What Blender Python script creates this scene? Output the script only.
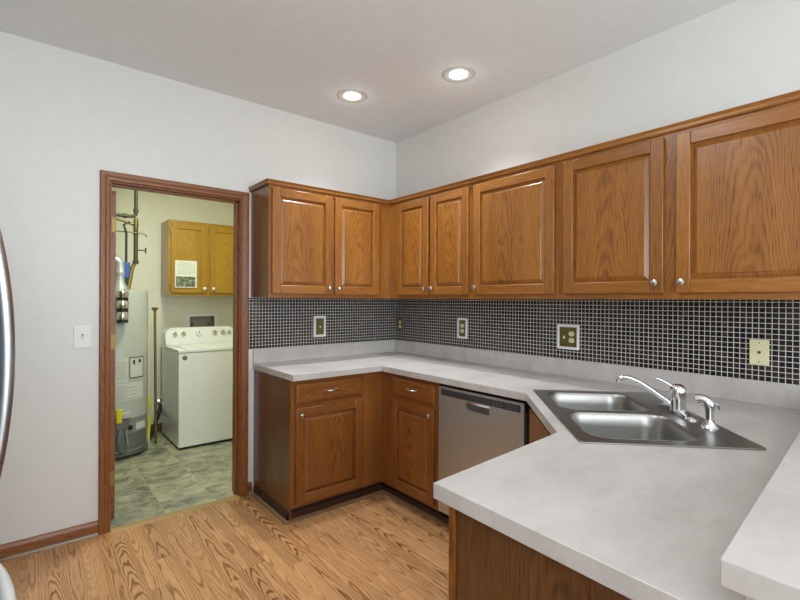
import bpy, bmesh, math, random
from mathutils import Vector, Matrix
random.seed(7)
for o in list(bpy.data.objects): bpy.data.objects.remove(o)
SC = bpy.context.scene
COL = SC.collection
R = math.radians

# ------------------------------------------------------------------ camera
CAM = Vector((-2.5286, -3.1583, 1.3679))
yaw, pitch, roll = R(50.7504), R(-0.0275), R(0.2885)
d = Vector((math.cos(yaw)*math.cos(pitch), math.sin(yaw)*math.cos(pitch), math.sin(pitch)))
rt = Vector((math.sin(yaw), -math.cos(yaw), 0)); up = rt.cross(d)
rt2 = rt*math.cos(roll) + up*math.sin(roll); up2 = -rt*math.sin(roll) + up*math.cos(roll)
cd = bpy.data.cameras.new('camera'); cam = bpy.data.objects.new('camera', cd); COL.objects.link(cam)
m = Matrix((rt2, up2, -d)).transposed().to_4x4(); m.translation = CAM
cam.matrix_world = m
cd.sensor_width = 36; cd.lens = 457.78/800*36; cd.clip_start = .05
SC.camera = cam

# ------------------------------------------------------------------ world and light
w = bpy.data.worlds.new('world'); SC.world = w; w.use_nodes = True
w.node_tree.nodes['Background'].inputs[0].default_value = (.82, .9, 1, 1)
w.node_tree.nodes['Background'].inputs[1].default_value = .5
def area(name, loc, target, sx, sy, power, color=(1,1,1)):
    l = bpy.data.lights.new(name, 'AREA'); l.shape = 'RECTANGLE'; l.size = sx; l.size_y = sy
    l.energy = power; l.color = color
    o = bpy.data.objects.new(name, l); COL.objects.link(o); o.location = loc
    o.rotation_euler = (Vector(target)-Vector(loc)).to_track_quat('-Z', 'Y').to_euler()
    return o
area('rear_fill', (-1.7, -6.35, 1.5), (-1.7, 0, 1.35), 2.6, 1.9, 92, (.88, .96, 1.03))  # added fill from behind the camera, not a known window
area('side_fill', (-3.5, -4.3, 1.55), (0, -3.2, 1.4), 1.7, 1.7, 5, (1, .90, .76))  # unseen warm fill from the left, added to light the right wall
area('overhead_fill', (-2.1, -1.9, 2.70), (-2.1, -1.9, 0), .9, .5, 11, (.90, .97, 1.02))  # overhead fill added for brightness; no fixture is built for it
area('upward_fill', (-2.5, -3.9, 1.75), (-1.9, -2.9, 2.75), 1.2, 1.2, 27, (.86, .96, 1.04))  # added fill aimed upward to brighten the ceiling
SC.view_settings.view_transform = 'Standard'; SC.view_settings.look = 'None'
SC.view_settings.exposure = 0.06; SC.view_settings.gamma = 1; SC.view_settings.use_curve_mapping = False
LAMP_W = 74.0          # each ceiling downlight
LAUNDRY_W = 23.0

# ------------------------------------------------------------------ materials
def srgb(r, g, b):
    f = lambda c: (c/255/12.92) if c/255 <= .04045 else ((c/255+.055)/1.055)**2.4
    return (f(r), f(g), f(b), 1)
class NT:
    def __init__(s, name):
        s.m = bpy.data.materials.new(name); s.m.use_nodes = True; s.t = s.m.node_tree
        s.b = s.t.nodes['Principled BSDF']
    def n(s, typ, **kw):
        x = s.t.nodes.new(typ)
        for k, v in kw.items(): setattr(x, k, v)
        return x
    def l(s, a, b): s.t.links.new(a, b)
    def put(s, sock, v):
        if isinstance(v, bpy.types.NodeSocket): s.l(v, sock)
        else: sock.default_value = v
    def math(s, op, a, b=0.0, c=0.0):
        x = s.n('ShaderNodeMath', operation=op)
        s.put(x.inputs[0], a); s.put(x.inputs[1], b); s.put(x.inputs[2], c)
        return x.outputs[0]
    def vec(s, x, y, z):
        c = s.n('ShaderNodeCombineXYZ'); s.put(c.inputs[0], x); s.put(c.inputs[1], y); s.put(c.inputs[2], z)
        return c.outputs[0]
    def xyz(s, v):
        c = s.n('ShaderNodeSeparateXYZ'); s.l(v, c.inputs[0]); return c.outputs
    def noise(s, v, scale=1, detail=2, rough=.5):
        x = s.n('ShaderNodeTexNoise'); s.l(v, x.inputs['Vector'])
        x.inputs['Scale'].default_value = scale; x.inputs['Detail'].default_value = detail
        x.inputs['Roughness'].default_value = rough
        return x.outputs['Fac']
    def ramp(s, f, stops):
        x = s.n('ShaderNodeValToRGB'); s.l(f, x.inputs[0]); e = x.color_ramp.elements
        while len(e) < len(stops): e.new(.5)
        for k, (p, c) in zip(e, stops): k.position = p; k.color = c
        return x.outputs[0]
    def mix(s, f, a, b, mode='MIX'):
        x = s.n('ShaderNodeMix', data_type='RGBA', blend_type=mode)
        s.put(x.inputs[0], f); s.put(x.inputs[6], a); s.put(x.inputs[7], b); return x.outputs[2]
    def obj(s): return s.n('ShaderNodeTexCoord').outputs['Object']
    def rnd(s): return s.n('ShaderNodeObjectInfo').outputs['Random']
    def bump(s, h, strength, dist=.002):
        x = s.n('ShaderNodeBump'); s.l(h, x.inputs['Height'])
        x.inputs['Strength'].default_value = strength; x.inputs['Distance'].default_value = dist
        s.l(x.outputs[0], s.b.inputs['Normal'])
def plain(name, col, rough=.5, metal=0, emit=None, estr=0, bump=0, coat=0):
    k = NT(name); b = k.b
    b.inputs['Roughness'].default_value = rough; b.inputs['Metallic'].default_value = metal
    v = k.noise(k.obj(), 14, 3)
    c = k.mix(v, (col[0]*.96, col[1]*.96, col[2]*.96, 1), (min(col[0]*1.04,1), min(col[1]*1.04,1), min(col[2]*1.04,1), 1))
    k.l(c, b.inputs['Base Color'])
    if coat: b.inputs['Coat Weight'].default_value = coat
    if emit: b.inputs['Emission Color'].default_value = emit; b.inputs['Emission Strength'].default_value = estr
    if bump: k.bump(k.noise(k.obj(), 90, 4), bump, .001)
    return k.m
def oak(name, along, across, dark, mid, light, rough=.32, cath=1.0, freq=7.0, coat=.25):
    k = NT(name); P = k.xyz(k.obj()); L = P['XYZ'.index(along)]; A = P['XYZ'.index(across)]
    T = P[[i for i in range(3) if i not in ('XYZ'.index(along), 'XYZ'.index(across))][0]]
    r = k.rnd(); r50 = k.math('MULTIPLY', r, 53.0)
    off = k.math('MULTIPLY_ADD', k.math('FRACT', k.math('MULTIPLY', r, 17.3)), .12, -.06)
    A2 = k.math('ADD', A, off)
    n1 = k.noise(k.vec(k.math('MULTIPLY', A, 7.0), k.math('MULTIPLY', L, 1.6), k.math('ADD', r50, T)), 1, 3, .55)
    t = k.math('MULTIPLY', k.math('MULTIPLY', A2, A2), 62.0*cath)
    t = k.math('ADD', t, k.math('MULTIPLY', L, 1.1))
    t = k.math('ADD', t, k.math('MULTIPLY', n1, 1.0))
    s1 = k.math('SINE', k.math('MULTIPLY', t, 6.283*freq))
    band = k.math('POWER', k.math('MULTIPLY_ADD', s1, .5, .5), 1.8)
    fine = k.noise(k.vec(k.math('MULTIPLY', A, 300.0), k.math('MULTIPLY', L, 9.0), k.math('MULTIPLY_ADD', T, 120.0, r50)), 1, 3, .6)
    broad = k.noise(k.vec(k.math('MULTIPLY', A, 9.0), k.math('MULTIPLY', L, .9), k.math('MULTIPLY_ADD', r50, 1.3, T)), 1, 2)
    f = k.math('ADD', k.math('MULTIPLY', band, .15), k.math('MULTIPLY', fine, .76))
    f = k.math('ADD', f, k.math('MULTIPLY_ADD', broad, .5, -.25))
    pn = k.noise(k.vec(k.math('MULTIPLY', A, 420.0), k.math('MULTIPLY', L, 14.0), k.math('MULTIPLY_ADD', T, 160.0, r)), 1, 1, .5)
    pore = k.n('ShaderNodeMapRange'); k.l(pn, pore.inputs[0]); pore.inputs[1].default_value = .56; pore.inputs[2].default_value = .72
    f = k.math('ADD', f, k.math('MULTIPLY', pore.outputs[0], k.math('MULTIPLY_ADD', band, .30, .10)))
    c = k.ramp(f, [(.14, light), (.46, mid), (.86, dark)])
    tone = k.math('MULTIPLY_ADD', r, .16, .92)
    hs = k.n('ShaderNodeHueSaturation'); k.l(c, hs.inputs['Color']); k.l(tone, hs.inputs['Value'])
    k.l(hs.outputs[0], k.b.inputs['Base Color'])
    k.b.inputs['Roughness'].default_value = rough; k.b.inputs['Coat Weight'].default_value = coat
    k.b.inputs['Coat Roughness'].default_value = .2
    k.bump(fine, .12, .0006)
    return k.m
OD, OM, OL = srgb(78, 42, 12), srgb(146, 90, 32), srgb(172, 114, 46)
OAKV = oak('honey_oak_upright_grain', 'Z', 'X', OD, OM, OL)
OAKH = oak('honey_oak_level_grain', 'X', 'Z', OD, OM, OL, cath=4)
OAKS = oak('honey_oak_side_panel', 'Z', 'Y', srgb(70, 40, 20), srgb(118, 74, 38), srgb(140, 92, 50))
LD, LM, LL = srgb(72, 38, 14), srgb(136, 82, 34), srgb(160, 102, 46)
LOWV = oak('base_oak_upright_grain', 'Z', 'X', LD, LM, LL)
LOWH = oak('base_oak_level_grain', 'X', 'Z', LD, LM, LL, cath=4)
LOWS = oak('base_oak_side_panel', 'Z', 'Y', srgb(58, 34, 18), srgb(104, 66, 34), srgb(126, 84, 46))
TRV = oak('door_casing_upright_grain', 'Z', 'X', srgb(88, 48, 18), srgb(136, 80, 36), srgb(152, 94, 46), rough=.4, coat=.1)
TRH = oak('door_casing_level_grain', 'X', 'Z', srgb(88, 48, 18), srgb(136, 80, 36), srgb(152, 94, 46), rough=.4, coat=.1)
YV = oak('golden_oak_upright_grain', 'Z', 'X', srgb(140, 96, 16), srgb(172, 128, 28), srgb(186, 144, 40))
YH = oak('golden_oak_level_grain', 'X', 'Z', srgb(140, 96, 16), srgb(172, 128, 28), srgb(186, 144, 40), cath=4)
WALL = plain('white_wall_paint', srgb(223, 222, 217), .42, bump=.05)
LWALL = plain('laundry_wall_paint', srgb(224, 222, 205), .6, bump=.05)
CEIL = plain('ceiling_paint', srgb(236, 239, 240), .8, bump=.15)
CHROME = plain('chrome', srgb(225, 225, 228), .08, 1)
NICKEL = plain('satin_nickel', srgb(205, 200, 192), .22, 1)
WHITEP = plain('white_plastic', srgb(232, 232, 228), .35)
WHITEE = plain('white_enamel', srgb(236, 237, 234), .22, coat=.4)
CREAM = plain('cream_plastic', srgb(226, 220, 176), .4)
BRASS = plain('antique_brass', srgb(120, 108, 66), .4, .8)
BRASSL = plain('yellow_brass', srgb(150, 128, 72), .45, .7)
BLACK = plain('black_rubber', srgb(18, 18, 18), .5)
DARK = plain('dark_recess', srgb(28, 22, 18), .7)
TOE = plain('dark_toe_kick_wood', srgb(60, 38, 24), .6)
OLIVE = plain('olive_iron_pipe', srgb(78, 80, 58), .45, .5)
POLE = plain('olive_brass_pole', srgb(122, 112, 52), .35, .6)
BLUE = plain('blue_plastic', srgb(40, 80, 150), .4)
YELLOW = plain('yellow_plastic', srgb(220, 205, 20), .5)
PAPER = plain('paper', srgb(225, 228, 215), .8)
INK = plain('grey_ink', srgb(130, 132, 125), .8)
INKD = plain('dark_ink', srgb(50, 52, 50), .8)
HEATG = plain('grey_heater_enamel', srgb(176, 180, 172), .35)
HEATD = plain('dark_grey_heater_cover', srgb(112, 116, 116), .4, .3)
ALU = plain('aluminium_duct', srgb(190, 196, 196), .45, .6)
LABELW = plain('pale_sticker', srgb(205, 208, 198), .6)
GLASSM = NT('window_glass'); GLASSM.b.inputs['Transmission Weight'].default_value = 1; GLASSM.b.inputs['Roughness'].default_value = 0
GLASSM.b.inputs['IOR'].default_value = 1.1; GLASSM = GLASSM.m
BULB = plain('lit_bulb', (1, 1, 1), .5, emit=(1, .98, .94, 1), estr=14)
TRIMR = plain('grey_trim_ring', srgb(196, 194, 186), .5)
BAFFLE = plain('lamp_baffle', srgb(120, 118, 110), .5)

def steel(name, axis='X', col=(188, 186, 182), rough=.28, varied=.0):
    k = NT(name); P = k.xyz(k.obj()); i = 'XYZ'.index(axis)
    sc = [4.0 if j == i else 400.0 for j in range(3)]
    f = k.noise(k.vec(*[k.math('MULTIPLY', P[j], sc[j]) for j in range(3)]), 1, 2)
    c = srgb(*col); c2 = (c[0]*.86, c[1]*.86, c[2]*.86, 1)
    k.l(k.mix(f, c2, c), k.b.inputs['Base Color'])
    k.b.inputs['Metallic'].default_value = 1
    k.l(k.math('MULTIPLY_ADD', f, .12, rough-.06), k.b.inputs['Roughness'])
    k.b.inputs['Anisotropic'].default_value = .2
    return k.m
STEEL = steel('brushed_stainless', 'X', (205, 211, 216), .34)
STEEL.node_tree.nodes['Principled BSDF'].inputs['Metallic'].default_value = .9
SINKM = steel('satin_sink_steel', 'X', (172, 170, 166), .33)
FRIDGES = steel('fridge_stainless', 'Z', (200, 205, 210), .3)
STRIP = plain('charcoal_control_strip', srgb(58, 60, 64), .3)

def laminate():
    k = NT('pale_mottled_laminate'); o = k.obj()
    P = k.xyz(o)
    v = k.vec(k.math('MULTIPLY', P[0], 1.0), k.math('MULTIPLY', P[1], 2.2), P[2])
    a = k.noise(v, 3.2, 5, .6); b_ = k.noise(o, 30, 5, .65)
    f = k.math('ADD', k.math('MULTIPLY', a, .75), k.math('MULTIPLY', b_, .3))
    c = k.ramp(f, [(.36, srgb(184, 177, 173)), (.52, srgb(196, 190, 185)), (.70, srgb(206, 201, 197))])
    k.l(c, k.b.inputs['Base Color']); k.b.inputs['Roughness'].default_value = .33
    return k.m
LAM = laminate()

def mosaic():
    k = NT('dark_mosaic_tile'); P = k.xyz(k.obj()); p = .0233
    u = k.math('DIVIDE', P[0], p); v = k.math('DIVIDE', P[2], p)
    fu, fv = k.math('FRACT', u), k.math('FRACT', v)
    du = k.math('ABSOLUTE', k.math('SUBTRACT', fu, .5)); dv = k.math('ABSOLUTE', k.math('SUBTRACT', fv, .5))
    e = k.math('MAXIMUM', du, dv)
    g = k.n('ShaderNodeMapRange'); k.l(e, g.inputs[0]); g.inputs[1].default_value = .42; g.inputs[2].default_value = .455
    wn = k.n('ShaderNodeTexWhiteNoise'); k.l(k.vec(k.math('FLOOR', u), k.math('FLOOR', v), 3.0), wn.inputs['Vector'])
    n2 = k.noise(k.obj(), 70, 4, .7)
    f = k.math('ADD', k.math('MULTIPLY', wn.outputs['Value'], .6), k.math('MULTIPLY', n2, .4))
    t = k.ramp(f, [(.2, srgb(12, 10, 10)), (.55, srgb(32, 25, 23)), (.78, srgb(60, 44, 36)), (.95, srgb(92, 68, 50))])
    c = k.mix(g.outputs[0], t, srgb(206, 203, 197)); k.l(c, k.b.inputs['Base Color'])
    k.l(k.math('MULTIPLY_ADD', g.outputs[0], .5, .22), k.b.inputs['Roughness'])
    k.bump(k.math('SUBTRACT', 1.0, g.outputs[0]), .4, .0015)
    return k.m
TILE = mosaic()

def floor_oak():
    k = NT('oak_laminate_floor'); P = k.xyz(k.obj()); wd, ln = .074, .84
    u = k.math('DIVIDE', P[0], wd); i = k.math('FLOOR', u)
    w1 = k.n('ShaderNodeTexWhiteNoise', noise_dimensions='1D'); k.l(i, w1.inputs['W'])
    v = k.math('ADD', k.math('DIVIDE', P[1], ln), w1.outputs['Value']); j = k.math('FLOOR', v)
    w2 = k.n('ShaderNodeTexWhiteNoise'); k.l(k.vec(i, j, 1.0), w2.inputs['Vector']); r = w2.outputs['Value']
    w3 = k.n('ShaderNodeTexWhiteNoise'); k.l(k.vec(i, j, 9.0), w3.inputs['Vector']); r2 = w3.outputs['Value']
    A = k.math('MULTIPLY', k.math('SUBTRACT', k.math('FRACT', u), .5), wd)
    A2 = k.math('ADD', A, k.math('MULTIPLY_ADD', r, .07, -.035))
    n1 = k.noise(k.vec(k.math('MULTIPLY', A, 14.0), k.math('MULTIPLY', P[1], 2.6), k.math('MULTIPLY', r, 40.0)), 1, 3, .5)
    t = k.math('MULTIPLY', k.math('MULTIPLY', A2, A2), 1500.0)
    t = k.math('ADD', t, k.math('MULTIPLY', P[1], k.math('MULTIPLY_ADD', r2, 22.0, -11.0)))
    t = k.math('ADD', t, k.math('MULTIPLY', n1, 4.0))
    s = k.math('POWER', k.math('MULTIPLY_ADD', k.math('SINE', k.math('MULTIPLY', t, 6.283)), .5, .5), 2.8)
    fine = k.noise(k.vec(k.math('MULTIPLY', P[0], 240.0), k.math('MULTIPLY', P[1], 8.0), r), 1, 3, .6)
    amt = k.math('MULTIPLY_ADD', r2, .38, .14)
    f = k.math('ADD', k.math('MULTIPLY', s, amt), k.math('MULTIPLY', fine, .55))
    c = k.ramp(f, [(.16, srgb(206, 158, 110)), (.40, srgb(182, 132, 85)), (.72, srgb(124, 79, 44))])
    hs = k.n('ShaderNodeHueSaturation'); k.l(c, hs.inputs['Color'])
    k.l(k.math('MULTIPLY_ADD', r, .30, .82), hs.inputs['Value'])
    fu = k.math('FRACT', u); e1 = k.math('LESS_THAN', fu, .016)
    e2 = k.math('LESS_THAN', k.math('FRACT', v), .0035)
    c2 = k.mix(k.math('MULTIPLY', k.math('MAXIMUM', e1, e2), .45), hs.outputs[0], srgb(90, 60, 32))
    k.l(c2, k.b.inputs['Base Color']); k.b.inputs['Roughness'].default_value = .33
    return k.m
FLOORM = floor_oak()
def laundry_floor():
    k = NT('grey_green_stone_vinyl'); o = k.obj(); P = k.xyz(o); s = .305
    u = k.math('DIVIDE', P[0], s); v = k.math('DIVIDE', P[1], s)
    e = k.math('MAXIMUM', k.math('ABSOLUTE', k.math('SUBTRACT', k.math('FRACT', u), .5)), k.math('ABSOLUTE', k.math('SUBTRACT', k.math('FRACT', v), .5)))
    g = k.math('GREATER_THAN', e, .488)
    wn = k.n('ShaderNodeTexWhiteNoise'); k.l(k.vec(k.math('FLOOR', u), k.math('FLOOR', v), 3.0), wn.inputs['Vector'])
    q = k.vec(k.math('MULTIPLY', P[0], 1.0), k.math('MULTIPLY', P[1], 1.25), wn.outputs['Value'])
    n = k.n('ShaderNodeTexNoise'); k.l(q, n.inputs['Vector']); n.inputs['Scale'].default_value = 8; n.inputs['Detail'].default_value = 7
    n.inputs['Distortion'].default_value = .7; n.inputs['Roughness'].default_value = .62
    f = k.math('ADD', n.outputs['Fac'], k.math('MULTIPLY_ADD', wn.outputs['Value'], .12, -.06))
    c = k.ramp(f, [(.32, srgb(112, 116, 100)), (.5, srgb(158, 158, 134)), (.68, srgb(192, 188, 158))])
    k.l(k.mix(k.math('MULTIPLY', g, .25), c, srgb(196, 192, 165)), k.b.inputs['Base Color'])
    k.b.inputs['Roughness'].default_value = .4
    return k.m
LFLOOR = laundry_floor()

# ------------------------------------------------------------------ mesh helpers
class MB:
    def __init__(s): s.bm = bmesh.new(); s.mi = 0
    def face(s, vs):
        try: f = s.bm.faces.new(vs); f.material_index = s.mi; return f
        except ValueError: return None
    def box(s, x0, y0, z0, x1, y1, z1, mi=None):
        if mi is not None: s.mi = mi
        v = [s.bm.verts.new((x, y, z)) for z in (z0, z1) for x, y in ((x0,y0),(x1,y0),(x1,y1),(x0,y1))]
        for q in ((3,2,1,0),(4,5,6,7),(0,1,5,4),(1,2,6,5),(2,3,7,6),(3,0,4,7)): s.face([v[i] for i in q])
        return s
    def loft(s, loops, cap0=True, cap1=True):
        L = [[s.bm.verts.new(p) for p in lp] for lp in loops]; n = len(L[0])
        for a, b in zip(L, L[1:]):
            for i in range(n): s.face([a[i], a[(i+1)%n], b[(i+1)%n], b[i]])
        if cap0: s.face(list(reversed(L[0])))
        if cap1: s.face(L[-1])
        return s
    def tube(s, pts, r, seg=14, caps=True):
        pts = [Vector(p) for p in pts]; loops = []; n = len(pts)
        rs = r if isinstance(r, (list, tuple)) else [r]*n
        u = None
        for i, p in enumerate(pts):
            t = (pts[min(i+1, n-1)] - pts[max(i-1, 0)]).normalized()
            if u is None: u = t.orthogonal().normalized()
            else: u = (u - t*u.dot(t)).normalized()
            v = t.cross(u)
            loops.append([p + (u*math.cos(a) + v*math.sin(a))*rs[i] for a in [2*math.pi*q/seg for q in range(seg)]])
        return s.loft(loops, caps, caps)
    def lathe(s, prof, c=(0,0,0), axis=(0,0,1), seg=28, caps=True):
        ax = Vector(axis).normalized(); u = ax.orthogonal().normalized(); v = ax.cross(u); c = Vector(c)
        return s.loft([[c + ax*h + (u*math.cos(a)+v*math.sin(a))*max(r, 1e-5) for a in [2*math.pi*q/seg for q in range(seg)]] for r, h in prof], caps, caps)
    def poly(s, outer, z0, z1, holes=()):
        rings = [list(outer)] + [list(h) for h in holes]
        tops, bots = [], []
        for z, store in ((z1, tops), (z0, bots)):
            es = []
            for rg in rings:
                vs = [s.bm.verts.new((x, y, z)) for x, y in rg]; store.append(vs)
                es += [s.bm.edges.new((vs[i], vs[(i+1)%len(vs)])) for i in range(len(vs))]
            g = bmesh.ops.triangle_fill(s.bm, use_beauty=True, use_dissolve=False, edges=es)
            for f in g['geom']:
                if isinstance(f, bmesh.types.BMFace): f.material_index = s.mi
        for a, b in zip(tops, bots):
            for i in range(len(a)): s.face([a[i], a[(i+1)%len(a)], b[(i+1)%len(a)], b[i]])
        return s
    def build(s, name, mat, parent=None, bevel=0, seg=2, loc=None, smooth=True, M=None):
        bm = s.bm
        bmesh.ops.recalc_face_normals(bm, faces=bm.faces)
        if M is not None: bm.transform(M)
        if loc is None:
            lo = [min(v.co[i] for v in bm.verts) for i in range(3)]; hi = [max(v.co[i] for v in bm.verts) for i in range(3)]
            loc = [(a+b)/2 for a, b in zip(lo, hi)]
        bmesh.ops.translate(bm, verts=bm.verts, vec=-Vector(loc))
        me = bpy.data.meshes.new(name); bm.to_mesh(me); bm.free()
        for mt in (mat if isinstance(mat, (list, tuple)) else [mat]): me.materials.append(mt)
        if smooth:
            for p in me.polygons: p.use_smooth = True
            me.set_sharp_from_angle(angle=R(35))
        o = bpy.data.objects.new(name, me); COL.objects.link(o); o.location = loc
        if parent is not None: o.parent = parent
        if bevel:
            b = o.modifiers.new('bevel', 'BEVEL'); b.width = bevel; b.segments = seg; b.limit_method = 'ANGLE'; b.angle_limit = R(40)
            b.harden_normals = False
        return o
def rr(cx, cy, w, h, r, n=6):
    out = []
    for sx, sy, a0 in ((1,1,0),(-1,1,90),(-1,-1,180),(1,-1,270)):
        for i in range(n+1):
            a = R(a0 + 90*i/n); out.append((cx+sx*(w/2-r)+r*math.cos(a), cy+sy*(h/2-r)+r*math.sin(a)))
    return out
def tag(o, label=None, cat=None, group=None, kind=None):
    if label: o['label'] = label
    if cat: o['category'] = cat
    if group: o['group'] = group
    if kind: o['kind'] = kind
    return o
def empty(name, label, cat, loc=(0,0,0), rz=0, group=None):
    o = bpy.data.objects.new(name, None); COL.objects.link(o); o.location = loc; o.rotation_euler = (0,0,rz)
    o.empty_display_size = .1
    return tag(o, label, cat, group)
def struct(o): o['kind'] = 'structure'; return o
def arc(c, u, v, r, a0, a1, n=10):
    c, u, v = Vector(c), Vector(u), Vector(v)
    return [c + (u*math.cos(R(a0+(a1-a0)*i/n)) + v*math.sin(R(a0+(a1-a0)*i/n)))*r for i in range(n+1)]

# ------------------------------------------------------------------ room shell
H = 2.7525; XL = -3.42; YR = -6.2; TH = .12; YB = 2.07; LXL, LXR = -2.75, -.30
DX0, DX1, DZ = -2.140, -1.383, 2.050       # doorway inside the jambs
struct(MB().box(XL, YR, -.05, 0, 0, 0).build('floor', FLOORM, loc=(0,0,0), smooth=False))
struct(MB().box(LXL, 0, -.05, LXR, YB, -.002).build('floor_laundry', LFLOOR, loc=(0,0,0), smooth=False))
b = MB().box(XL-.1, 0, 0, DX0-.02, TH, H).box(DX1+.02, 0, 0, .12, TH, H).box(DX0-.02, 0, DZ+.02, DX1+.02, TH, H)
struct(b.build('wall_back', WALL))
struct(MB().box(0, YR, 0, .12, 0, H).build('wall_right', WALL))
# left wall with an added window opening near the dining end, for the side fill
b = MB().box(XL-.12, -3.4, 0, XL, 0, H).box(XL-.12, YR, 0, XL, -5.2, H).box(XL-.12, -5.2, 0, XL, -3.4, .7).box(XL-.12, -5.2, 2.4, XL, -3.4, H)
struct(b.build('wall_left', WALL))
b = MB().box(XL-.12, YR-.12, 0, -3.05, YR, H).box(-.35, YR-.12, 0, .12, YR, H).box(-3.05, YR-.12, 0, -.35, YR, .5).box(-3.05, YR-.12, 2.5, -.35, YR, H)
struct(b.build('wall_front', WALL))
wn = struct(bpy.data.objects.new('added_window_1', None)); COL.objects.link(wn)  # invented rear window, put in as a source for the rear fill
f = MB()
for x0, x1, z0, z1 in ((-3.05,-.35,.5,.56),(-3.05,-.35,2.44,2.5),(-3.05,-2.99,.56,2.44),(-.41,-.35,.56,2.44),(-1.73,-1.67,.56,2.44)): f.box(x0, YR-.09, z0, x1, YR-.03, z1)
f.build('added_window_frame', WHITEP, wn)
wn = struct(bpy.data.objects.new('added_window_2', None)); COL.objects.link(wn)  # second invented window, out of view, framing the side fill
f = MB()
for y0, y1, z0, z1 in ((-5.2,-3.4,.7,.76),(-5.2,-3.4,2.34,2.4),(-5.2,-5.14,.76,2.34),(-3.46,-3.4,.76,2.34),(-4.33,-4.27,.76,2.34)): f.box(XL-.09, y0, z0, XL-.03, y1, z1)
f.build('added_window_frame', WHITEP, wn)
# ceiling with holes for the two downlights
LIGHTS = [(-.815, -.535), (-.478, -1.205)]; HR = .085
xs = sorted([XL-.1, .1] + [x+s for x, y in LIGHTS for s in (-.15, .15)]); ys = sorted([YR-.1, .1] + [y+s for x, y in LIGHTS for s in (-.15, .15)])
b = MB()
for i in range(len(xs)-1):
    for j in range(len(ys)-1):
        cx, cy = (xs[i]+xs[i+1])/2, (ys[j]+ys[j+1])/2
b.poly([(XL-.1, YR-.1), (.1, YR-.1), (.1, .1), (XL-.1, .1)], H, H+.09,
       [[(x+HR*math.cos(2*math.pi*k/40), y+HR*math.sin(2*math.pi*k/40)) for k in range(40)] for x, y in LIGHTS])
struct(b.build('ceiling', CEIL, smooth=False))
struct(MB().box(LXL-.1, TH, H, LXR+.1, YB+.1, H+.05).build('ceiling_laundry', LWALL))
# recessed washer outlet opening in the laundry's far wall
OX0, OX1, OZ0, OZ1 = -1.175, -.905, 1.045, 1.185
b = MB().box(LXL-.1, YB, 0, OX0, YB+.1, H).box(OX1, YB, 0, LXR+.1, YB+.1, H).box(OX0, YB, 0, OX1, YB+.1, OZ0).box(OX0, YB, OZ1, OX1, YB+.1, H)
struct(b.build('wall_laundry_back', LWALL))
struct(MB().box(LXL-.1, TH, 0, LXL, YB, H).build('wall_laundry_left', LWALL))
struct(MB().box(LXR, TH, 0, LXR+.1, YB, H).build('wall_laundry_right', LWALL))
struct(MB().box(LXL, TH, 0, DX0-.02, TH+.008, H).box(DX1+.02, TH, 0, LXR, TH+.008, H).box(DX0-.02, TH, DZ+.02, DX1+.02, TH+.008, H).build('wall_laundry_front', LWALL))

# door casing and jamb
def casing_profile(o0, o1):   # outward offset across the face, depth
    return [(0, 0), (0, .008), (.006, .012), (.020, .013), (.030, .017), (.049, .018), (.054, .014), (.054, 0)]
def casing(name, parent, side):
    pr = casing_profile(0, 0)
    a, c, t = DX0-.006, DX1+.006, DZ+.006
    def sec(k):
        if k == 0: return [(a-o, -dd, 0) for o, dd in pr]
        if k == 1: return [(a-o, -dd, t+o) for o, dd in pr]
        if k == 2: return [(c+o, -dd, t+o) for o, dd in pr]
        return [(c+o, -dd, 0) for o, dd in pr]
    S = [sec(k) for k in range(4)]
    MB().loft([S[0], S[1]]).build('casing', TRV, parent, smooth=False)
    MB().loft([S[1], S[2]]).build('casing', TRH, parent, smooth=False)
    MB().loft([S[2], S[3]]).build('casing', TRV, parent, smooth=False)
tr = struct(bpy.data.objects.new('trim_1', None)); COL.objects.link(tr)
casing('casing', tr, 1)
MB().box(DX0-.02, 0, 0, DX0, TH+.01, DZ).build('jamb', TRV, tr)
MB().box(DX1, 0, 0, DX1+.02, TH+.01, DZ).box(DX1-.012, .045, 0, DX1, .08, DZ).build('jamb', TRV, tr)
MB().box(DX0-.02, 0, DZ, DX1+.02, TH+.01, DZ+.02).box(DX0, .045, DZ-.012, DX1, .08, DZ).build('head_jamb', TRH, tr)
# oak threshold strip
struct(MB().loft([[(x, -.035, 0), (x, -.028, .006), (x, .012, .008), (x, .022, 0)] for x in (DX0+.001, DX1-.001)]).build('trim_2', plain('tan_threshold', srgb(176, 144, 92), .4), smooth=False))
# laundry door, swung open into the laundry; only its hinge edge shows
dr = struct(bpy.data.objects.new('door_1', None)); COL.objects.link(dr); dr.location = (DX0+.004, TH+.016, 0)
b = MB().box(0, 0, .012, .035, .72, DZ-.022); b.build('door_leaf', TRV, dr, bevel=.002)
for z in (.26, 1.10, 1.82):
    h = MB().box(.002, -.0025, z-.045, .033, .0, z+.045).tube([(-.004, -.004, z-.047), (-.004, -.004, z+.047)], .0055, 10)
    tag(h.build('hinge', BRASSL, dr), 'brass butt hinge')
h = MB().lathe([(.012,0),(.012,.02),(.026,.035),(.028,.05),(.015,.062),(0,.063)], (.035, .66, .96), (1,0,0)); h.build('door_knob', NICKEL, dr)

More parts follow.
